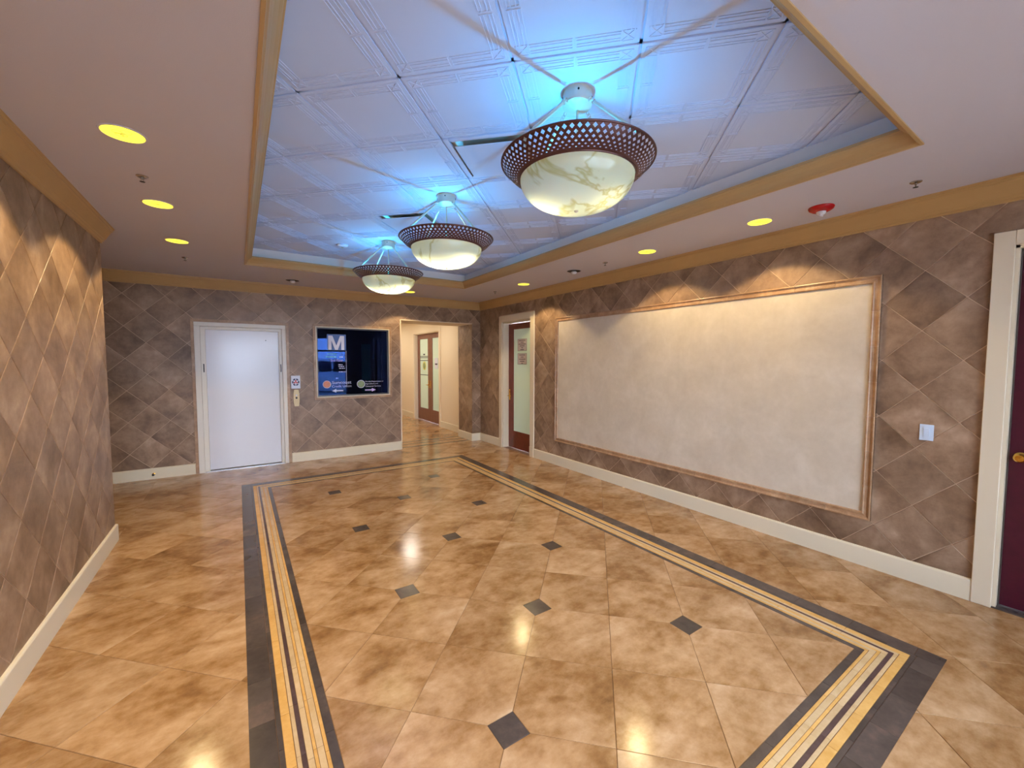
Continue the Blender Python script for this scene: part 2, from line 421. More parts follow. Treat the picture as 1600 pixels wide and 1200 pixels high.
# beyond the 300 floor tiles that show largest, the rest are one joined part
ft = [o_ for o_ in floor.children if o_.name.startswith('floor_tile')]
ft.sort(key=lambda o_: (not visible((o_.location.x,)*2+(o_.location.y,)*2), o_.location.x**2+o_.location.y**2))
bm = bmesh.new()
for o_ in ft[298:]:
    n0 = len(bm.verts); bm.from_mesh(o_.data); bm.verts.ensure_lookup_table()
    bmesh.ops.translate(bm, verts=bm.verts[n0:], vec=o_.location)
    bpy.data.objects.remove(o_)
me = bpy.data.meshes.new('floor_tile'); bm.to_mesh(me); bm.free(); me.materials.append(M['floor_tile'])
tag(link('floor_tile', me, floor), kind='stuff')

# ------------------------------------------------------------------ walls
def wall(name, boxes, mat='wall_grout'):
    b_ = MB()
    for q in boxes: b_.box(*q)
    return S(b_.build(name, mat))
g = .004
D2 = (6.10, 7.07, 2.548)      # glazed door opening
D1 = (-.44, .476, 2.567)      # near door opening
wr = wall('wall_right', [(XR+g, XR+.25, YF, D1[0], 0, H), (XR+g, XR+.25, D1[0], D1[1], D1[2], H), (XR+g, XR+.25, D1[1], D2[0], 0, H),
                         (XR+g, XR+.25, D2[0], D2[1], D2[2], H), (XR+g, XR+.25, D2[1], YB+.01, 0, H)])
PN = (1.172, 5.385, .405, 2.487)     # framed panel outer
WD = .2325
tile_field('wall_tile', wr, plane_map('x+', XR), .008, 'wall_tile', (.688, .382), WD, [(YF, YB, .155, 2.885)],
           [(D1[0]-.1, D1[1]+.1, -1, D1[2]+.1), (D2[0]-.115, D2[1]+.105, -1, D2[2]+.135), PN], .0055)
EL = (-.476, .629, 2.295)            # lift door opening
WN = (1.165, 2.437, 1.12, 2.355)     # directory window opening
wb = wall('wall_back', [(XF, EL[0], YB+g, YC, 0, H), (EL[0], EL[1], YB+g, YC, EL[2], H), (EL[0], EL[1], YB+.3, YC, 0, EL[2]), (EL[1], WN[0], YB+g, YC, 0, H),
                        (WN[0], WN[1], YB+g, YC, 0, WN[2]), (WN[0], WN[1], YB+g, YC, WN[3], H), (WN[1], OPX0, YB+g, YC, 0, H),
                        (OPX0, OPX1, YB+g, YC, OPZ, H), (OPX1+g, XR+.25, YB+g, YC, 0, H)])
tile_field('wall_tile', wb, plane_map('y+', YB), .008, 'wall_tile', (1.252, 2.487), WD, [(XF+.01, XR, .155, 2.885)],
           [(-.592, .734, -1, 2.405), (1.108, 2.494, 1.062, 2.412), (OPX0-.02, OPX1, -1, OPZ)], .0055, dx=.2362)
# tiled reveal on the right of the passage opening
tile_field('reveal_tile', wb, plane_map('x+', OPX1), .004, 'wall_tile', (YB+.1, 2.487), WD, [(YB+.006, YC-.02, .155, OPZ)], [], .0055)
wl = wall('wall_left', [(XF, XL-g, YF, YL-.004, 0, H)])
tile_field('wall_tile', wl, plane_map('x-', XL), .008, 'wall_tile', (3.436, 1.328), WD, [(-.6, YL-.006, .155, 2.885)], [], .0055)
S(MB().box(XF-.2, XF, YL-.2, YC, 0, H).build('wall_side', 'passage'))
wf = wall('wall_front', [(XL-.3, -.6, YF-.2, YF, 0, H), (3.8, XR+.25, YF-.2, YF, 0, H), (-.6, 3.8, YF-.2, YF, 2.72, H)], 'wall_tile')
# passage beyond the opening
S(MB().box(XR, XR+.25, YC+.0, 10.23, 0, H).box(XR, XR+.25, 12.08, 15, 0, H).box(XR, XR+.25, 10.23, 12.08, 2.56, H).build('wall_passage', 'passage'))
S(MB().box(2.35, 2.55, YC, 15, 0, H).box(2.35, XR+.25, 14.2, 14.4, 0, H).build('wall_corridor', 'passage'))
# stone edging strip on the corner of the opening and the jog behind it
MB().box(OPX1-.004, XR, YC-.012, YC+.002, 0, OPZ).build('edge_strip', 'passage', wb)
MB().box(OPX0-.018, OPX0+.002, YB-.004, YC, .0, OPZ).build('edge_strip', 'passage', wb)
MB().box(OPX0-.018, OPX1, YB-.001, YC, OPZ-.004, OPZ+.012).build('soffit_strip', 'passage', wb)

# ------------------------------------------------------------------ ceiling and tray
ce = MB().box(XF-.2, TX0, YF-.2, YC, H, H2-.002).box(TX1, XR+.3, YF-.2, YC, H, H2-.002).box(TX0, TX1, YF-.2, TY0, H, H2-.002).box(TX0, TX1, TY1, YC, H, H2-.002)
ceiling = S(ce.build('ceiling', 'soffit'))
S(MB().box(2.3, XR+.3, YC, 15, H, H+.15).build('ceiling', 'passage'))
tray = S(MB().box(XF-.2, XR+.3, YF-.2, YC, H2+.03, H2+.1).build('ceiling', 'tray'))
lin_ = MB()
for r in ((TX0, TX0+.004, TY0, TY1), (TX1-.004, TX1, TY0, TY1), (TX0, TX1, TY0, TY0+.004), (TX0, TX1, TY1-.004, TY1)):
    lin_.box(*r, H+.002, H2+.02)
lin_.build('tray_side', 'tray', tray)
GU, GV, Q = .749, 2.202, .43105
def ridge(b_, a, c, w=.005, h=.0035): b_.bar((a[0], a[1], -h/2+.0005), (c[0], c[1], -h/2+.0005), w, h)
def panel_mesh():
    b_ = MB(); s_ = .297; b_.box(-s_, s_, -s_, s_, 0, .008)
    q0, q1 = s_-.022, s_-.085         # corner squares
    for k in range(4):
        def R_(x, y, k=k):
            for _ in range(k): x, y = -y, x
            return (x, y)
        for o_ in (q0-.004, q0-.02, q0-.044, q1+.003):     # four fine ridges along each edge
            ridge(b_, R_(-q1, o_), R_(-.008, o_)); ridge(b_, R_(.008, o_), R_(q1, o_))
        for dx in (-.008, .008): ridge(b_, R_(dx, q0), R_(dx, q1), .0045)
        c_ = [(q1, q1), (q0, q1), (q0, q0), (q1, q0)]
        for a_, d_ in zip(c_, c_[1:]+c_[:1]): ridge(b_, R_(*a_), R_(*d_))
        ridge(b_, R_(q1, q1), R_(q0, q0)); ridge(b_, R_(q1, q0), R_(q0, q1))
    return b_.mesh('ceiling_panel', 'panel')
pm = panel_mesh(); diff_cells = []
for i in range(-16, 17):
    for j in range(-16, 17):
        cx, cy = GU+Q*(i+j)+Q, GV+Q*(j-i)
        if TX0-.4 < cx < TX1+.4 and TY0-.4 < cy < TY1+.4:
            ax, ay = max(TX0-cx, 0, cx-TX1), max(TY0-cy, 0, cy-TY1)
            if ax+ay > .40: continue
            if (abs(cx-1.611) < .05 and (abs(cy-2.633) < .05 or abs(cy-4.357) < .05)): diff_cells.append((cx, cy)); continue
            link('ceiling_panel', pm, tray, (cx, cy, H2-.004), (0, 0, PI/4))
for fam in (0, 1):
    for i in range(-16, 17):
        # line through node i along the other family
        px, py = (GU+Q*i, GV-Q*i) if fam == 0 else (GU+Q*i, GV+Q*i)
        dx, dy = (1, 1) if fam == 0 else (1, -1)
        lo, hi = -1e9, 1e9
        for p_, d_, a_, c_ in ((px, dx, TX0-.02, TX1+.02), (py, dy, TY0-.02, TY1+.02)):
            t0, t1 = (a_-p_)/d_, (c_-p_)/d_; lo = max(lo, min(t0, t1)); hi = min(hi, max(t0, t1))
        if hi-lo < .03: continue
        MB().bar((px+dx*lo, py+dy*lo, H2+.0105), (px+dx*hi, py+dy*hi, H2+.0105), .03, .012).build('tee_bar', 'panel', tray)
gd = 'air diffusers in the tray ceiling'
for k, (cx, cy) in enumerate(sorted(diff_cells, key=lambda q: q[1])):
    t = empty('air_diffuser', (cx, cy, H2), PI/4, label='square white air diffuser plate between the %s hanging lamps' % ('nearest and middle' if k == 0 else 'middle and farthest'), cat='air vent', group=gd)
    b_ = MB(); s_ = .298
    for r in ((-s_, s_, -s_, -.262), (-s_, s_, .262, s_), (-s_, -.262, -.262, .262), (.262, s_, -.262, .262)): b_.box(*r, -.008, .004)
    b_.build('frame', 'panel', t, bevel=.002)
    MB().box(-.262, .262, -.262, .262, .018, .024).build('back_plate', 'ivory', t)
    MB().lathe([(.15, .012), (.155, .017)], 24).build('duct_neck', 'hole', t)
    MB().box(-.235, .235, -.235, .235, -.03, -.024).build('centre_plate', 'panel', t, bevel=.002)

# ------------------------------------------------------------------ trims
CR = [(0, CROWN_Z), (.010, CROWN_Z), (.012, 2.882), (.022, 2.888), (.026, 2.902), (.032, 2.908), (.052, 2.955), (.066, 2.985), (.070, 2.992), (.076, 2.996), (.078, 3.012), (.086, 3.016), (.088, H), (0, H)]
def trim(name, prof, p0, p1, nrm, s0, s1, mat): return S(MB().sweep(prof, p0+(0,), p1+(0,), nrm+(0,), s0, s1).build(name, mat))
trim('trim_1', CR, (XR, YF), (XR, YB), (-1, 0), 0, -1, 'crown')
trim('trim_2', CR, (XR, YB), (XF, YB), (0, -1), 1, 0, 'crown')
trim('trim_3', CR, (XL, YL), (XL, YF), (1, 0), -1, 0, 'crown')
trim('trim_4', CR, (XF, YL), (XL, YL), (0, 1), 0, 1, 'crown')
TC = [(-.014, H), (-.014, H-.008), (.002, H-.008), (.005, H+.002), (.014, H+.008), (.018, H+.022), (.032, H+.046), (.050, H+.064), (.062, H+.072), (.066, H+.080), (.074, H+.082), (.074, H+.100), (0, H+.100), (0, H)]
trim('trim_5', TC, (TX1, TY0), (TX1, TY1), (-1, 0), 1, -1, 'cove')
trim('trim_6', TC, (TX1, TY1), (TX0, TY1), (0, -1), 1, -1, 'cove')
trim('trim_7', TC, (TX0, TY1), (TX0, TY0), (1, 0), 1, -1, 'cove')
trim('trim_8', TC, (TX0, TY0), (TX1, TY0), (0, 1), 1, -1, 'cove')
BS = [(0, 0), (.018, 0), (.018, .148), (.016, .155), (.010, .162), (0, .164)]
trim('baseboard_right', BS, (XR, D1[1]+.1), (XR, D2[0]-.12), (-1, 0), 0, 0, 'base')
trim('baseboard_right', BS, (XR, D2[1]+.108), (XR, YB), (-1, 0), 0, -1, 'base')
trim('baseboard_right', BS, (XR, YF), (XR, D1[0]-.1), (-1, 0), 0, 0, 'base')
trim('baseboard_back', BS, (XR, YB), (OPX1, YB), (0, -1), 1, 1, 'base')
trim('baseboard_back', BS, (OPX0-.018, YB), (.736, YB), (0, -1), 0, 0, 'base')
trim('baseboard_back', BS, (-.595, YB), (XF, YB), (0, -1), 0, 0, 'base')
trim('baseboard_left', BS, (XL, YL), (XL, YF), (1, 0), -1, 0, 'base')
trim('baseboard_left', BS, (XF, YL), (XL, YL), (0, 1), 0, 1, 'base')
trim('baseboard_reveal', BS, (OPX1, YB), (OPX1, YC-.012), (-1, 0), -1, 0, 'base')
trim('baseboard_passage', BS, (XR, YC), (XR, 10.13), (-1, 0), 0, 0, 'base')
trim('baseboard_passage', BS, (XR, 12.18), (XR, 14.2), (-1, 0), 0, 0, 'base')

# ------------------------------------------------------------------ framed wall panel
t = empty('wall_panel', (XR, (PN[0]+PN[1])/2, PN[2]), label='large blank cream wall panel in a tan stone moulding, right wall', cat='wall panel')
oy, oz = (PN[0]+PN[1])/2, PN[2]
MB().box(-.004, .003, PN[0]+.05-oy, PN[1]-.05-oy, .05, PN[3]-.05-oz).build('canvas', 'canvas', t)
FP = [(0, 0), (0, -.022), (.007, -.025), (.014, -.022), (.018, -.014), (.030, -.011), (.046, -.014), (.052, -.02), (.060, -.019), (.064, -.012), (.066, 0)]
def frame_piece(p0, p1, inward, s0, s1):
    """moulding tile along the frame; profile is (inward offset, -depth from wall)"""
    p0, p1, inward = Vector(p0), Vector(p1), Vector(inward); tt = (p1-p0).normalized(); vs = []
    for p, sg in ((p0, s0), (p1, s1)):
        for d, x in FP:
            q = p + tt*(sg*d) + inward*d; vs.append((x, q.x-oy, q.y-oz))
    n = len(FP); b_ = MB()
    b_.add(vs, [tuple(range(n))[::-1], tuple(range(n, 2*n))] + [(k, (k+1) % n, n+(k+1) % n, n+k) for k in range(n)])
    b_.build('frame_tile', 'frame_tile', t)
def frame_run(a, c, inward, n):
    a, c = Vector(a), Vector(c); d = (c-a)/n; uu_ = d.normalized()*.0012
    for k in range(n):
        frame_piece(a+d*k+(uu_ if k else uu_*0), a+d*(k+1)-(uu_ if k < n-1 else uu_*0), inward, 1 if k == 0 else 0, -1 if k == n-1 else 0)
frame_run((PN[0], PN[2]), (PN[1], PN[2]), (0, 1), 13)
frame_run((PN[1], PN[2]), (PN[1], PN[3]), (-1, 0), 7)
frame_run((PN[1], PN[3]), (PN[0], PN[3]), (0, -1), 13)
frame_run((PN[0], PN[3]), (PN[0], PN[2]), (1, 0), 7)
MB().box(-.0225, 0, PN[0]-.003-oy, PN[0]-.0005-oy, 0, PN[3]-oz).build('metal_edge', 'chrome', t)

# ------------------------------------------------------------------ doors
# door_1: white lift door in the back wall
d1 = S(empty('door_1', (.076, YB, 0)))
ox = .076
MB().box(-.551-ox, -.476-ox, -.02, .10, 0, 2.295).box(.629-ox, .689-ox, -.02, .10, 0, 2.295).box(-.551-ox, .689-ox, -.02, .10, 2.295, 2.358).build('door_frame', 'white_frame', d1, bevel=.003)
MB().box(-.476-ox, -.415-ox, .03, .12, 0, 2.25).box(.585-ox, .629-ox, .03, .12, 0, 2.25).box(-.476-ox, .629-ox, .03, .12, 2.25, 2.295).build('inner_jamb', 'white_frame', d1, bevel=.002)
MB().box(-.43-ox, .60-ox, .10, .14, .012, 2.26).build('door_leaf', 'white_door', d1, bevel=.002)
MB().box(-.476-ox, .629-ox, .0, .14, .0, .006).build('sill', 'chrome', d1)
MB().box(-.452-ox, -.438-ox, .022, .031, 1.58, 1.71).build('slot', 'hole', d1)
MB().box(.60-ox, .612-ox, .022, .031, 1.57, 1.70).build('slot', 'hole', d1)
MB().lathe([(.008, .098), (.006, .094)], 10, (.40-ox, 0, 2.10), 'y').build('viewer', 'hole', d1)
for r in ((-.592, -.551, 0, 2.358), (.689, .734, 0, 2.358)):
    for k in range(7):
        z0, z1 = 2.358*k/7, 2.358*(k+1)/7
        MB().box(r[0]+.001-ox, r[1]-.001-ox, -.012, .004, z0+.001, z1-.001).build('edge_tile', 'frame_tile', d1, bevel=.002)
for k in range(4):
    x0, x1 = -.592+1.326*k/4, -.592+1.326*(k+1)/4
    MB().box(x0+.001-ox, x1-.001-ox, -.012, .004, 2.359, 2.404).build('edge_tile', 'frame_tile', d1, bevel=.002)

def casing(parent, oy_, y0, y1, zt, wl_, wr_, wt, x=-.022, dep=.137, mat='casing', plinth=True):
    """door casing on the right wall: y0..y1 opening; local x=0 is the wall face"""
    MB().box(x, .004, y0-wl_-oy_, y0-oy_, 0, zt+wt).box(x, .004, y1-oy_, y1+wr_-oy_, 0, zt+wt).box(x, .004, y0-oy_, y1-oy_, zt, zt+wt).build('casing', mat, parent, bevel=.003)
    MB().box(.004, dep+.05, y0-oy_-.004, y0-oy_+.02, 0, zt).box(.004, dep+.05, y1-oy_-.02, y1-oy_+.004, 0, zt).box(.004, dep+.05, y0-oy_, y1-oy_, zt-.018, zt+.004).build('jamb', mat, parent)
    if plinth:
        MB().box(x-.006, x, y0-wl_-oy_-.002, y0-oy_+.001, 0, .19).box(x-.006, x, y1-oy_-.001, y1+wr_-oy_+.002, 0, .19).build('plinth', mat, parent, bevel=.001)
def lever(parent, x, y, z, dy):
    h = MB().box(x-.008, x, y-.02, y+.02, z-.09, z+.13).build('door_handle', 'brass', parent, bevel=.003)
    MB().tube((x-.008, y, z), (x-.05, y, z), .010).tube((x-.05, y, z), (x-.052, y+dy*.11, z+.004), .009, .007).build('lever', 'brass', h, smooth=True)
    MB().lathe([(.014, x-.008), (.013, x-.016)], 14, (0, y, z+.08), 'x').build('cylinder_lock', 'brass', h)
# door_2: glazed mahogany door, far end of the right wall
d2 = S(empty('door_2', (XR, 6.585, 0))); oy = 6.585
casing(d2, oy, D2[0], D2[1], D2[2]-.013, .115, .105, .13)
XD = .137
lf = MB()
lf.box(XD, XD+.045, D2[0]+.02-oy, 6.29-oy, .008, 2.51).box(XD, XD+.045, 6.88-oy, D2[1]-.02-oy, .008, 2.51)
lf.box(XD, XD+.045, 6.29-oy, 6.88-oy, .008, .354).box(XD, XD+.045, 6.29-oy, 6.88-oy, 2.394, 2.51).build('door_leaf', 'mahogany', d2, bevel=.002)
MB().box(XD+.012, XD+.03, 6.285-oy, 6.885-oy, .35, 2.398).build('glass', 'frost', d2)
lever(d2, XD, 7.005-oy, 1.06, -1)
for z0, z1, rows in ((1.965, 2.195, 6), (1.70, 1.912, 5)):
    p = MB().box(XD+.009, XD+.0115, 6.435-oy, 6.74-oy, z0, z1).build('paper_notice', 'paper', d2)
    b_ = MB()
    for k in range(rows):
        zc = z1-.03-k*(z1-z0-.05)/(rows-1); hw = (.11, .05, .12, .08, .03, .06)[k]*(1 if rows == 6 else .9)
        b_.box(XD+.0075, XD+.009, 6.5875-oy-hw, 6.5875-oy+hw, zc-.006, zc+.006)
    for yy in (6.435, 6.734): b_.box(XD+.0078, XD+.009, yy-oy, yy+.006-oy, z0, z1)
    b_.box(XD+.0078, XD+.009, 6.441-oy, 6.734-oy, z0, z0+.005).box(XD+.0078, XD+.009, 6.441-oy, 6.734-oy, z1-.005, z1)
    b_.build('print', 'ink', p)
# door_3: maroon door at the right edge
d3 = S(empty('door_3', (XR, 0, 0)))
casing(d3, 0, D1[0], D1[1], D1[2], .1, .1, .1, dep=.09, plinth=False)
MB().box(.055, .075, .448, .458, 0, 2.54).box(.055, .075, -.422, -.412, 0, 2.54).box(.055, .075, -.42, .456, 2.53, 2.55).build('weather_strip', 'alu', d3)
MB().box(.075, .12, -.42, .456, .012, 2.545).build('door_leaf', 'maroon', d3, bevel=.002)
MB().box(-.01, .14, -.44, .476, 0, .008).build('threshold', 'dark_tile', d3)
MB().lathe([(.032, .074), (.034, .068), (.012, .06), (.012, .045), (.024, .038), (.031, .025), (.031, .012), (.022, .0), (.006, -.004)], 24, (0, .395, 1.10), 'x').build('door_knob', 'brass', d3, smooth=True)
# door_4: double doors in the passage
d4 = S(empty('door_4', (XR, 11.12, 0))); oy = 11.12
casing(d4, oy, 10.23, 12.08, 2.56, .1, .1, .1, dep=.10, mat='passage', plinth=False)
for y0, y1, g0, g1, hy, sd in ((11.125, 12.06, 11.26, 11.88, 11.19, 1), (10.25, 11.115, 10.36, 10.93, 11.05, -1)):
    l_ = MB()
    l_.box(.096, .14, y0-oy, g0-oy, .01, 2.54).box(.096, .14, g1-oy, y1-oy, .01, 2.54).box(.096, .14, g0-oy, g1-oy, .01, .368).box(.096, .14, g0-oy, g1-oy, 2.402, 2.54)
    l_.build('door_leaf', 'mahogany2', d4, bevel=.002)
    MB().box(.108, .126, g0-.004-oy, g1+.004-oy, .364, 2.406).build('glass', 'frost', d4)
    lever(d4, .096, hy-oy, 1.07, sd)
e_ = MB().lathe([(.13, .104), (.125, .1)], 28, (0, 11.55-oy, 1.62), 'x').build('emblem', 'gold', d4)
MB().lathe([(.09, .0998), (.085, .0985)], 24, (0, 11.55-oy, 1.62), 'x').build('emblem_centre', 'green', e_)
b_ = MB()
for z in (1.895, 1.855, 1.775, 1.35): b_.box(.101, .107, 11.27-oy, 11.87-oy, z-.009, z+.009)
b_.box(.101, .107, 11.50-oy, 11.62-oy, 1.93, 1.97).build('print_lines', 'ink', d4)
n_ = MB().box(.100, .106, 10.56-oy, 10.78-oy, 1.55, 1.84).build('paper_notice', 'plate', d4)
MB().box(.0975, .1, 10.59-oy, 10.74-oy, 1.655, 1.69).build('print', 'ink', n_)

# ------------------------------------------------------------------ directory window in the back wall
w1 = S(empty('window_1', (0, YB, 0)))
def ring(b_, x0, x1, z0, z1, w, y0, y1):
    b_.box(x0, x1, y0, y1, z0, z0+w).box(x0, x1, y0, y1, z1-w, z1).box(x0, x0+w, y0, y1, z0+w, z1-w).box(x1-w, x1, y0, y1, z0+w, z1-w); return b_
nT = 5
for (xa, za, xb, zb, n_) in ((1.110, 1.064, 2.492, 1.102, 5), (1.110, 2.372, 2.492, 2.410, 5), (1.110, 1.102, 1.148, 2.372, 5), (2.454, 1.102, 2.492, 2.372, 5)):
    for k in range(n_):
        if xb-xa > zb-za: q = (xa+(xb-xa)*k/n_+.001, xa+(xb-xa)*(k+1)/n_-.001, za+.0005, zb-.0005)
        else: q = (xa+.0005, xb-.0005, za+(zb-za)*k/n_+.001, za+(zb-za)*(k+1)/n_-.001)
        MB().box(q[0], q[1], -.016, .004, q[2], q[3]).build('frame_tile', 'frame_tile', w1, bevel=.003)
ring(MB(), 1.148, 2.454, 1.102, 2.372, .018, -.02, .03).build('window_frame', 'casing', w1, bevel=.002)
ring(MB(), 1.166, 2.436, 1.120, 2.354, .02, .02, .05).build('bezel', 'alu', w1)
ring(MB(), 1.165, 2.437, 1.120, 2.355, .004, .05, .44).box(1.165, 2.437, .44, .45, 1.12, 2.355).build('dark_room_box', 'black', w1)  # shallow box, its black colour standing in for a dark room
MB().box(2.02, 2.19, .36, .40, 1.14, 2.09).build('fabric_strip', 'teal', w1)
for x, w_ in ((2.25, .012), (2.31, .05), (2.39, .02)): MB().box(x, x+w_, .33, .36, 1.14, 2.2).build('slat', 'alu', w1)
pane = MB().box(1.168, 2.434, .044, .048, 1.122, 2.352).build('glass_pane', 'pane', w1)
YG = .0425
def text(name, body, x, z, h, mat, width=None, bold=0.0, al='LEFT'):
    c = bpy.data.curves.new('txt', 'FONT'); c.body = body; c.size = 1; c.extrude = .0; c.offset = bold; c.align_x = al
    ob = bpy.data.objects.new('txt', c); COL.objects.link(ob)
    bpy.context.view_layer.update()
    me = bpy.data.meshes.new_from_object(ob.evaluated_get(bpy.context.evaluated_depsgraph_get()))
    bpy.data.objects.remove(ob)
    xs = [v.co.x for v in me.vertices]; ys = [v.co.y for v in me.vertices]
    sy = h/(max(ys)-min(ys)); sx = (width/(max(xs)-min(xs))) if width else sy
    x0_, y0_ = min(xs), min(ys)
    for v in me.vertices: v.co = Vector(((v.co.x-x0_)*sx+x, YG, (v.co.y-y0_)*sy+z))
    bm = bmesh.new(); bm.from_mesh(me)
    r = bmesh.ops.extrude_face_region(bm, geom=list(bm.faces)); bmesh.ops.translate(bm, verts=[v for v in r['geom'] if isinstance(v, bmesh.types.BMVert)], vec=(0, .0012, 0))
    bmesh.ops.recalc_face_normals(bm, faces=bm.faces); bm.to_mesh(me); bm.free()
    me.materials.clear(); me.materials.append(M[mat])
    return link(name, me, pane)
MB().box(1.345, 1.668, YG+.0008, YG+.0018, 1.952, 2.242).build('blue_square', 'vinyl_blue', pane)
mw, mh = .27, .254
MB().prism([(1.366+a*mw, 1.962+c*mh) for a, c in ((0, 0), (.19, 0), (.19, .66), (.41, 0), (.59, 0), (.81, .66), (.81, 0), (1, 0), (1, 1), (.74, 1), (.5, .3), (.26, 1), (0, 1))], YG-.0004, YG+.0008, 'y').build('letter', 'vinyl', pane)
MB().box(1.663, 1.669, YG, YG+.001, 1.30, 1.94).build('edge_line', 'vinyl', pane)
def lines(name, mat, rows):
    b_ = MB()
    for x0, x1, z, h in rows:
        x = x0
        while x < x1-.004:                       # word-like dashes where the print is too small to read
            w_ = min(random.uniform(.018, .05), x1-x); b_.box(x, x+w_, YG, YG+.001, z-h/2, z+h/2); x += w_+.008
    return b_.build(name, mat, pane)
lines('print_lines', 'vinyl_cyan', [(1.345, 1.50, 1.885, .02), (1.32, 1.50, 1.835, .028)])
lines('print_lines', 'vinyl', [(1.55, 1.613, 1.832, .018), (1.53, 1.60, 1.69, .014), (1.53, 1.625, 1.658, .014), (1.54, 1.64, 1.624, .014), (1.535, 1.61, 1.56, .014), (1.48, 1.52, 1.443, .016)])
text('lettering', '2nd Floor', 1.396, 1.748, .04, 'vinyl_pink', .215, .01)
text('lettering', 'M.D.', 1.618, 1.548, .024, 'vinyl', .05, .01)
text('lettering', 'Suncoast', 1.412, 1.338, .055, 'vinyl', .336, .015)
text('lettering', 'Credit Union', 1.412, 1.276, .042, 'vinyl', .336, .0)
text('lettering', 'Florida Department of', 2.003, 1.352, .030, 'vinyl', .338, .01)
text('lettering', 'Agriculture and', 2.003, 1.309, .030, 'vinyl', .232, .01)
text('lettering', 'Consumer Services', 2.003, 1.268, .026, 'vinyl', .287, .01)
def arrow(x0, x1, z, left, mat='vinyl'):
    s_ = [(0, .011), (.62, .011), (.62, .034), (1, 0), (.62, -.034), (.62, -.011), (0, -.011)]
    pts = [((x1-(x1-x0)*a if left else x0+(x1-x0)*a), z+b__) for a, b__ in s_]
    MB().prism(pts, YG, YG+.001, 'y').build('arrow', mat, pane)
arrow(1.409, 1.603, 1.214, True); arrow(1.993, 2.196, 1.209, False, 'vinyl_pink')
for x, z, r, mt in ((1.327, 1.334, .070, 'orange'), (1.922, 1.325, .074, 'green')):
    e_ = MB().lathe([(r, YG+.0012), (r, YG+.0004)], 32, (x, 0, z), 'y').build('emblem', 'vinyl', pane)
    MB().lathe([(r*.88, YG+.0003), (r*.88, YG-.0004)], 32, (x, 0, z), 'y').build('emblem_disc', mt, e_) if False else None
    q = MB().lathe([(r*.88, YG+.0003), (r*.88, YG-.0006)], 32, (x, 0, z), 'y').build('emblem_disc', mt, pane)

# ------------------------------------------------------------------ lift call station, pictogram sign, switch, stop
t = empty('pictogram_sign', (.821, YB, 1.392), label='small white square sign with navy and red pictogram beside white door', cat='sign')
MB().box(-.071, .071, -.006, 0, -.112, .112).build('plate', 'plate', t, bevel=.002)
for k in range(6):
    a = PI/6+k*PI/3; a2 = a+PI/3; R1, R0 = .056, .036
    pts = [(R*math.cos(q), R*1.15*math.sin(q)) for R, q in ((R0, a+.12), (R1, a+.12), (R1*1.02, (a+a2)/2), (R1, a2-.12), (R0, a2-.12))]
    MB().prism(pts, -.0075, -.006, 'y').build('mark', 'navy', t)
for k in range(3):
    a = PI/2+k*2*PI/3
    c_, s_ = math.cos(a), math.sin(a)
    pts = [(x*s_+y*c_, -x*c_+y*s_) for x, y in ((-.008, .004), (.008, .004), (.016, .028), (0, .036), (-.016, .028))]
    MB().prism(pts, -.0075, -.006, 'y').build('mark', 'signred', t)
t = empty('call_plate', (.826, YB, 1.112), label='narrow almond lift call plate with round buttons below the pictogram sign', cat='call button')
pts = [(-.034, -.140), (-.045, -.07), (-.048, 0), (-.045, .08), (-.034, .148), (.034, .148), (.045, .08), (.048, 0), (.045, -.07), (.034, -.140)]
MB().prism(pts, -.016, 0, 'y').build('plate', 'almond', t, bevel=.003)
MB().lathe([(.013, -.016), (.013, -.019), (.009, -.02)], 18, (0, 0, .052), 'y').build('indicator', 'plate', t)
MB().lathe([(.016, -.016), (.016, -.021), (.012, -.022)], 18, (0, 0, .008), 'y').build('key_switch', 'hole', t)
MB().torus((0, -.017, -.045), .015, .002, (0, 1, 0)).lathe([(.012, -.016), (.012, -.019)], 18, (0, 0, -.045), 'y').build('button', 'almond', t)
t = empty('light_switch', (XR, .861, 1.214), label='white switch plate, tinted for blue daylight, on the brown tiled wall near the maroon door', cat='light switch')
MB().box(-.006, 0, -.04, .04, -.0625, .0625).build('plate', 'daylit_white', t, bevel=.002)
MB().prism([(-.006, -.033), (-.008, -.033), (-.014, .033), (-.006, .033)], -.016, .016, 'y').build('rocker', 'daylit_white', t)
t = empty('door_stop', (-1.09, YB-.018, .075), label='small brass door stop with dark tip on baseboard left of white door', cat='door stop')
MB().lathe([(.02, 0), (.02, -.006), (.008, -.01), (.008, -.05)], 14, (0, 0, 0), 'y').build('stem', 'brass', t, smooth=True)
MB().lathe([(.014, -.05), (.016, -.056), (.014, -.07)], 14, (0, 0, 0), 'y').build('bumper', 'hole', t, smooth=True)

# ------------------------------------------------------------------ downlights, sprinklers, alarm
gl_ = 'round recessed downlights in the ceiling border'
def downlight(x, y, label, lit=True, power=62, hidden=False):
    t = empty('downlight', (x, y, H), label=label, cat='downlight', group=gl_)
    MB().lathe([(.094, .0), (.097, -.004), (.104, -.004), (.106, 0)], 36, cap=False).build('trim_ring', 'soffit', t, smooth=True)
    MB().lathe([(.094, -.001), (.094, -.0035)], 36).build('lens', 'down_lens' if lit else 'hole', t)
    if lit:
        b_ = MB()
        for k in range(5): b_.torus((math.cos(k*1.3)*.02*k/2, math.sin(k*1.3)*.02*k/2, -.0036), .012+.003*k, .0012)
        tag(b_.build('lens_pattern', 'gold', t), kind='stuff')
        lamp('spot', 'SPOT', (0, 0, -.02), power*.58, (1, .74, .38), t, spot_size=math.radians(119), spot_blend=.18, shadow_soft_size=.06)
    else:
        MB().lathe([(.03, -.004), (.045, -.02), (.03, -.045), (.012, -.05)], 18).build('bulb', 'lens', t, smooth=True)
    return t
downlight(-.498, 3.185, 'largest glowing yellow round downlight, nearest of three on left ceiling')
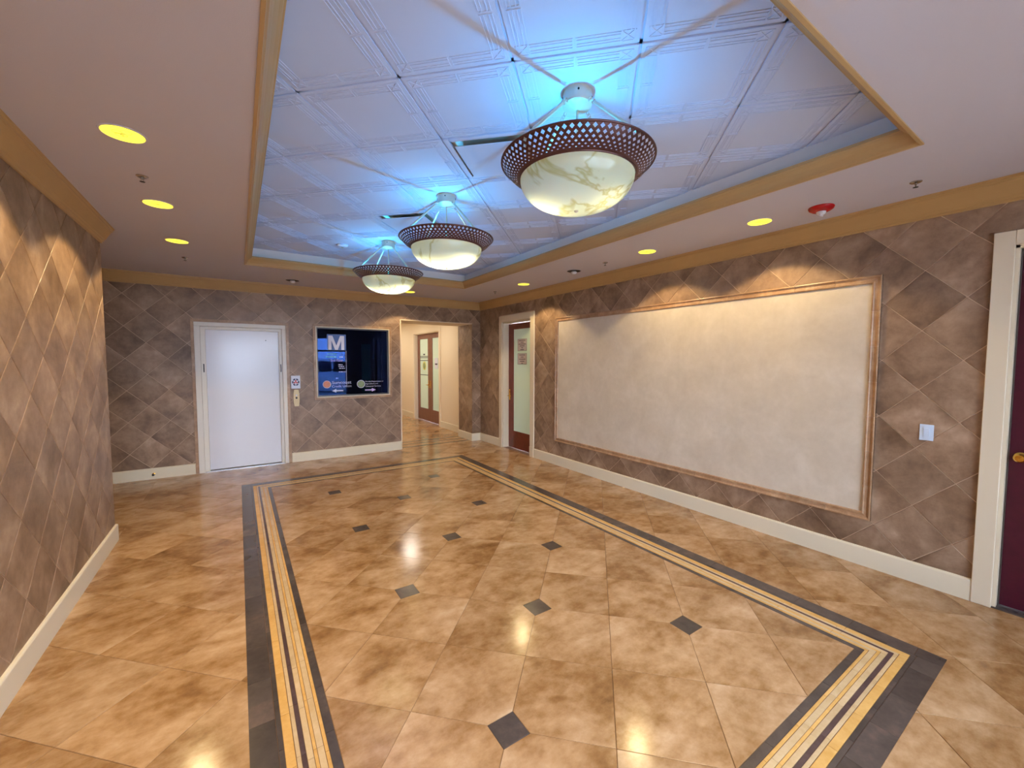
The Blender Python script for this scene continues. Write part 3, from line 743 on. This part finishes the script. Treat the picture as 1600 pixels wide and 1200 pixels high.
downlight(-.502, 4.43, 'glowing yellow round downlight, middle of three on left ceiling')
downlight(-.500, 5.671, 'small glowing yellow downlight, farthest of three on left ceiling')
downlight(3.975, 1.927, 'glowing yellow downlight beside the red fire alarm on right ceiling', power=50)
downlight(3.97, 3.156, 'glowing yellow downlight, second from the red fire alarm on right ceiling', power=50)
downlight(3.97, 4.40, 'unlit dark downlight with bright bulb on right ceiling', lit=False)
downlight(3.96, 5.612, 'small glowing downlight on right ceiling above the glazed mahogany door', power=50)
downlight(2.666, 7.411, 'glowing downlight near back wall above the left edge of the opening', power=45)
downlight(.756, 7.402, 'unlit dark downlight near back wall above the white door', lit=False)
# the rows go on behind the camera
for x, y, lb in ((-.5, 1.95, 'downlight on left ceiling, first one outside the left edge of the picture'), (-.5, .72, 'downlight on left ceiling beside the camera'), (-.5, -.52, 'downlight on left ceiling just behind the camera')):
    downlight(x, y, lb)
def sprinkler(x, y, z, label, r=.034, white=False):
    t = empty('sprinkler', (x, y, z), label=label, cat='sprinkler', group='fire sprinklers in the ceiling')
    mt = 'chrome' if not white else 'plate'
    MB().lathe([(r, 0), (r, -.004), (r*.8, -.009), (.014, -.010)], 22).build('escutcheon', mt, t, smooth=True)
    MB().tube((0, 0, -.008), (0, 0, -.022), .008, .006).bar((.012, 0, -.012), (.004, 0, -.036), .003, .003).bar((-.012, 0, -.012), (-.004, 0, -.036), .003, .003, (0, 1, 0)).build('frame_arms', mt, t)
    MB().lathe([(.015, -.037), (.016, -.039)], 14).build('deflector', 'hole', t)
sprinkler(-.511, 3.828, H, 'dark metal sprinkler head between the two nearest left downlights')
sprinkler(-.505, 6.512, H, 'tiny dark sprinkler head beyond the farthest left downlight')
sprinkler(4.007, .899, H, 'dark metal sprinkler head nearest the maroon door on right ceiling')
sprinkler(3.96, 3.80, H, 'small sprinkler head between the lit second and unlit downlights, right ceiling')
sprinkler(3.95, 6.5, H, 'tiny sprinkler head near far right corner of ceiling')
t = empty('smoke_detector', (1.161, 5.681, H2-.004), label='small white detector disc on the blue tray ceiling left of farthest lamp', cat='smoke detector')
MB().lathe([(.065, 0), (.067, -.012), (.05, -.028), (.02, -.032)], 26).build('housing', 'plate', t, smooth=True)
MB().lathe([(.016, -.032), (.014, -.037)], 16).build('sensor', 'ivory', t)
t = empty('fire_alarm', (4.02, 1.468, H), label='red round fire alarm strobe with white lens on right ceiling', cat='fire alarm')
MB().lathe([(.088, 0), (.09, -.006), (.084, -.02), (.062, -.034), (.04, -.038)], 36).build('housing', 'red', t, smooth=True)
MB().lathe([(.034, -.037), (.034, -.048), (.028, -.058), (.016, -.066), (.004, -.068)], 24).build('strobe_lens', 'lens', t, smooth=True)
MB().box(-.024, .024, -.006, .006, -.070, -.052).build('flash_tube', 'plate', t)

# ------------------------------------------------------------------ pendant lamps
ZR = 2.872 - H2; ZG = 2.785 - H2
def lattice_mesh():
    """pierced flared band: rows of diamond holes, staggered"""
    bm = bmesh.new(); rows, n = 6, 72
    r0_, z0_, r1_, z1_ = .318, ZG-.002, .418, ZR-.004
    def P(a, s_):
        bul = math.sin(s_*PI)*.010
        r = r0_+(r1_-r0_)*s_+bul*.6; z = z0_+(z1_-z0_)*s_-bul*.8
        return bm.verts.new((r*math.cos(a), r*math.sin(a), z))
    hs = [0, .14]
    for k in range(rows): hs.append(hs[-1]+.105+.022*k)
    tot = hs[-1]+.03; hs = [q/tot for q in hs]+[1.0]
    def band(s0, s1):
        for k in range(n):
            a0, a1 = 2*PI*k/n, 2*PI*(k+1)/n
            bm.faces.new([P(a0, s0), P(a1, s0), P(a1, s1), P(a0, s1)])
    band(hs[0], hs[1]); band(hs[-2], 1)
    for q in range(1, 1+rows):
        s0, s1 = hs[q], hs[q+1]; st = .5*(q % 2); fr = .24+.036*q
        for k in range(n):
            a0 = 2*PI*(k+st)/n; a1 = 2*PI*(k+1+st)/n; am = (a0+a1)/2; sm = (s0+s1)/2
            c = [P(a0, s0), P(a1, s0), P(a1, s1), P(a0, s1)]
            ha, hh = (a1-a0)/2*fr*1.5, (s1-s0)/2*min(.92, fr*2.1)
            ha = min(ha, (a1-a0)/2*.78)
            d = [P(am, sm-hh), P(am+ha, sm), P(am, sm+hh), P(am-ha, sm)]
            mB, mR, mT, mL = P(am, s0), P(a1, sm), P(am, s1), P(a0, sm)
            for f in ((mB, c[1], mR, d[1], d[0]), (mR, c[2], mT, d[2], d[1]), (mT, c[3], mL, d[3], d[2]), (mL, c[0], mB, d[0], d[3])): bm.faces.new(f)
    bmesh.ops.remove_doubles(bm, verts=bm.verts, dist=1e-5)
    bmesh.ops.recalc_face_normals(bm, faces=bm.faces)
    me = bpy.data.meshes.new('lattice_band'); bm.to_mesh(me); bm.free(); me.materials.append(M['bronze']); return me
bowl_prof = []
R_, dz = .316, 2.785-2.61
for k in range(15):
    a = k/14; bowl_prof.append((R_*math.cos(a*PI/2)**.9 if k < 14 else .004, ZG-dz*math.sin(a*PI/2)))
PARTS = []
def part(nm, me): PARTS.append((nm, me))
part('canopy', MB().lathe([(.078, 0), (.080, -.004), (.080, -.068), (.078, -.070), (.082, -.071), (.080, -.077), (.052, -.088), (.030, -.092), (.012, -.098)], 36).mesh('canopy', 'ivory', smooth=True))
SCREWS = MB().lathe([(.006, -.002), (.005, .002)], 10, axis='x').mesh('screw', 'hole')
part('stem', MB().tube((0, 0, -.095), (0, 0, ZG-.05), .006).mesh('stem', 'ivory', smooth=True))
part('lattice_band', lattice_mesh())
part('rim', MB().torus((0, 0, ZR-.003), .419, .0055, n=72, m=8).mesh('rim', 'bronze', smooth=True))
part('glass_bowl', MB().lathe(bowl_prof, 56, cap=False).mesh('glass_bowl', 'alabaster', smooth=True))
part('glass_ring', MB().torus((0, 0, ZG), .318, .005, n=64, m=8).mesh('glass_ring', 'bronze', smooth=True))
part('finial', MB().lathe([(.012, ZG-dz+.004), (.012, ZG-dz-.003), (.006, ZG-dz-.009)], 16).mesh('finial', 'ivory', smooth=True))
rods, chains = [], []
for k in range(4):
    a = k*PI/2; d = Vector((math.cos(a), math.sin(a), 0))
    A = d*.088+Vector((0, 0, -.076)); B = d*.395+Vector((0, 0, ZR+.004)); t_ = (B-A).normalized()
    rods.append(MB().tube(A+t_*.045, B, .0085, n=10).mesh('rod', 'ivory', smooth=True))
    sd = t_.cross(Vector((0, 0, 1))).normalized()
    chains.append([MB().torus(q, r_, .0024, ax_).mesh('chain_link', 'ivory', smooth=True) for q, r_, ax_ in
                   ((A+t_*.004, .011, sd), (A+t_*.02, .011, t_.cross(sd)), (A+t_*.036, .011, sd), (B, .009, sd))])
for (y, az, lab, wu, wd) in ((1.771, 187, 'nearest and largest of the three hanging bowl lamps, cream marbled glass in pierced bronze band', 6.5, 1.5),
                             (3.495, 192, 'middle of the three hanging bowl lamps, brightly lit glass in pierced bronze band', 6.5, 9),
                             (5.219, 197, 'farthest and smallest of the three hanging bowl lamps in pierced bronze band', 6.5, 9)):
    t = empty('pendant_lamp', (1.61, y, H2), math.radians(az), label=lab, cat='hanging lamp', group='bowl pendants under the tray ceiling')
    for nm, me in PARTS: link(nm, me, t)
    for k in range(4):
        r_ = link('rod', rods[k], t)
        for c_ in chains[k]: link('chain_link', c_, r_)
        a = math.radians(45+90*k); link('screw', SCREWS, t, (.081*math.cos(a), .081*math.sin(a), -.03), (0, 0, a))
    # three bulbs: cool uplight above, glow through the bowl below
    for k in range(2):
        a = k*PI + 2.2 - math.radians(az) + PI
        link('bulb', MB().lathe([(.012, .03), (.014, .0), (.024, -.02), (.022, -.045), (.006, -.06)], 14, (0, 0, 0)).mesh('bulb', 'lens', smooth=True), t, (.13*math.cos(a), .13*math.sin(a), ZG+.02))
        lamp('bulb_down', 'SPOT', (.14*math.cos(a), .14*math.sin(a), ZG-.045), wd*.7*(1 if k else .45), (1, .98, .74), t, spot_size=math.radians(168), spot_blend=.6, shadow_soft_size=.03)
    lamp('bulb_up', 'SPOT', (0.03, 0, ZG+.03), wu*1.6, (.0, .44, 1.0), t, rot=(PI, 0, 0), spot_size=math.radians(179), spot_blend=.2, shadow_soft_size=.012)

# ------------------------------------------------------------------ passage lights (out of view, light the passage)
for y, w_ in ((9.7, 'nearest'), (11.4, 'middle'), (13.1, 'farthest')):
    t = empty('ceiling_light', (3.45, y, H), label=w_+' round flush ceiling light in the passage beyond the opening', cat='ceiling light', group='flush lights in the passage')
    MB().lathe([(.15, 0), (.16, -.02), (.15, -.03)], 30).build('housing', 'ivory', t, smooth=True)
    MB().lathe([(.14, -.03), (.13, -.045), (.08, -.055), (.01, -.058)], 30).build('diffuser', 'lens', t, smooth=True)
    lamp('glow', 'AREA', (0, 0, -.07), 8, (1, .92, .80), t, shape='DISK', size=.3)

# ------------------------------------------------------------------ glazed entrance behind the camera and what stands outside it
w2 = S(empty('window_2', (0, YF, 0)))
b_ = MB()
for x in (-.6, .5, 1.6, 2.6, 3.76): b_.box(x-.03, x+.03, -.14, -.04, 0, 2.72)
for z in (.03, 2.16, 2.69): b_.box(-.6, 3.78, -.13, -.05, z-.03, z+.03)
b_.box(2.6, 3.76, -.13, -.05, 1.36, 1.42)
b_.build('mullions', 'alu', w2)
for x0, x1 in ((-.57, .47), (.53, 1.57), (1.63, 2.57), (2.63, 3.73)):
    MB().box(x0, x1, -.095, -.089, .06, 2.66).build('glass_pane', 'entry_glass', w2)
S(MB().box(-25, 25, -40, YF-.2, -.12, -.02).build('ground', 'pave'))
t = empty('parked_van', (4.2, -9.5, -.02), .25, label='white parked van outside the entrance, seen only as reflection in glass', cat='van')
body = [(-2.3, .35), (2.2, .35), (2.35, .6), (2.3, 1.0), (1.6, 1.15), (.95, 1.85), (-2.1, 1.95), (-2.35, 1.7), (-2.4, .7)]
MB().prism(body, -.9, .9, 'y').build('body', 'vanwhite', t, bevel=.06, seg=2)
MB().prism([(1.5, 1.16), (1.0, 1.72), (.45, 1.74), (.45, 1.16)], -.91, .91, 'y').prism([(.35, 1.16), (.35, 1.74), (-.9, 1.76), (-.9, 1.16)], -.91, .91, 'y').prism([(-1.0, 1.16), (-1.0, 1.76), (-2.1, 1.76), (-2.15, 1.16)], -.91, .91, 'y').build('side_glass', 'vanglass', t)
for x in (-1.5, 1.45):
    for y in (-.86, .86):
        MB().lathe([(.2, -.11), (.33, -.11), (.33, .11), (.2, .11)], 24, (x, y, .33), 'y').build('wheel', 'tyre', t, smooth=True)
t = empty('shrub', (1.6, -7.0, -.02), label='leafy green shrub outside the entrance, seen only as reflection in glass', cat='shrub')
MB().tube((0, 0, 0), (.05, .02, 1.3), .05, .03).tube((0, 0, .3), (-.3, .1, 1.4), .03, .02).tube((0, 0, .4), (.35, -.1, 1.5), .03, .02).build('stem', 'bark', t)
lv = MB()
for k in range(900):
    th, ph = random.uniform(0, 2*PI), math.acos(random.uniform(-1, 1)); R = random.uniform(.35, .8)
    c = Vector((R*math.sin(ph)*math.cos(th), R*math.sin(ph)*math.sin(th), 1.6+R*1.1*math.cos(ph)))
    d = Vector((random.uniform(-1, 1), random.uniform(-1, 1), random.uniform(-1, 1))).normalized(); e2 = d.orthogonal().normalized()
    lv.add([c-d*.09, c+e2*.03, c+d*.09, c-e2*.03], [(0, 1, 2, 3)])
tag(lv.build('foliage', 'leaf', t), kind='stuff')
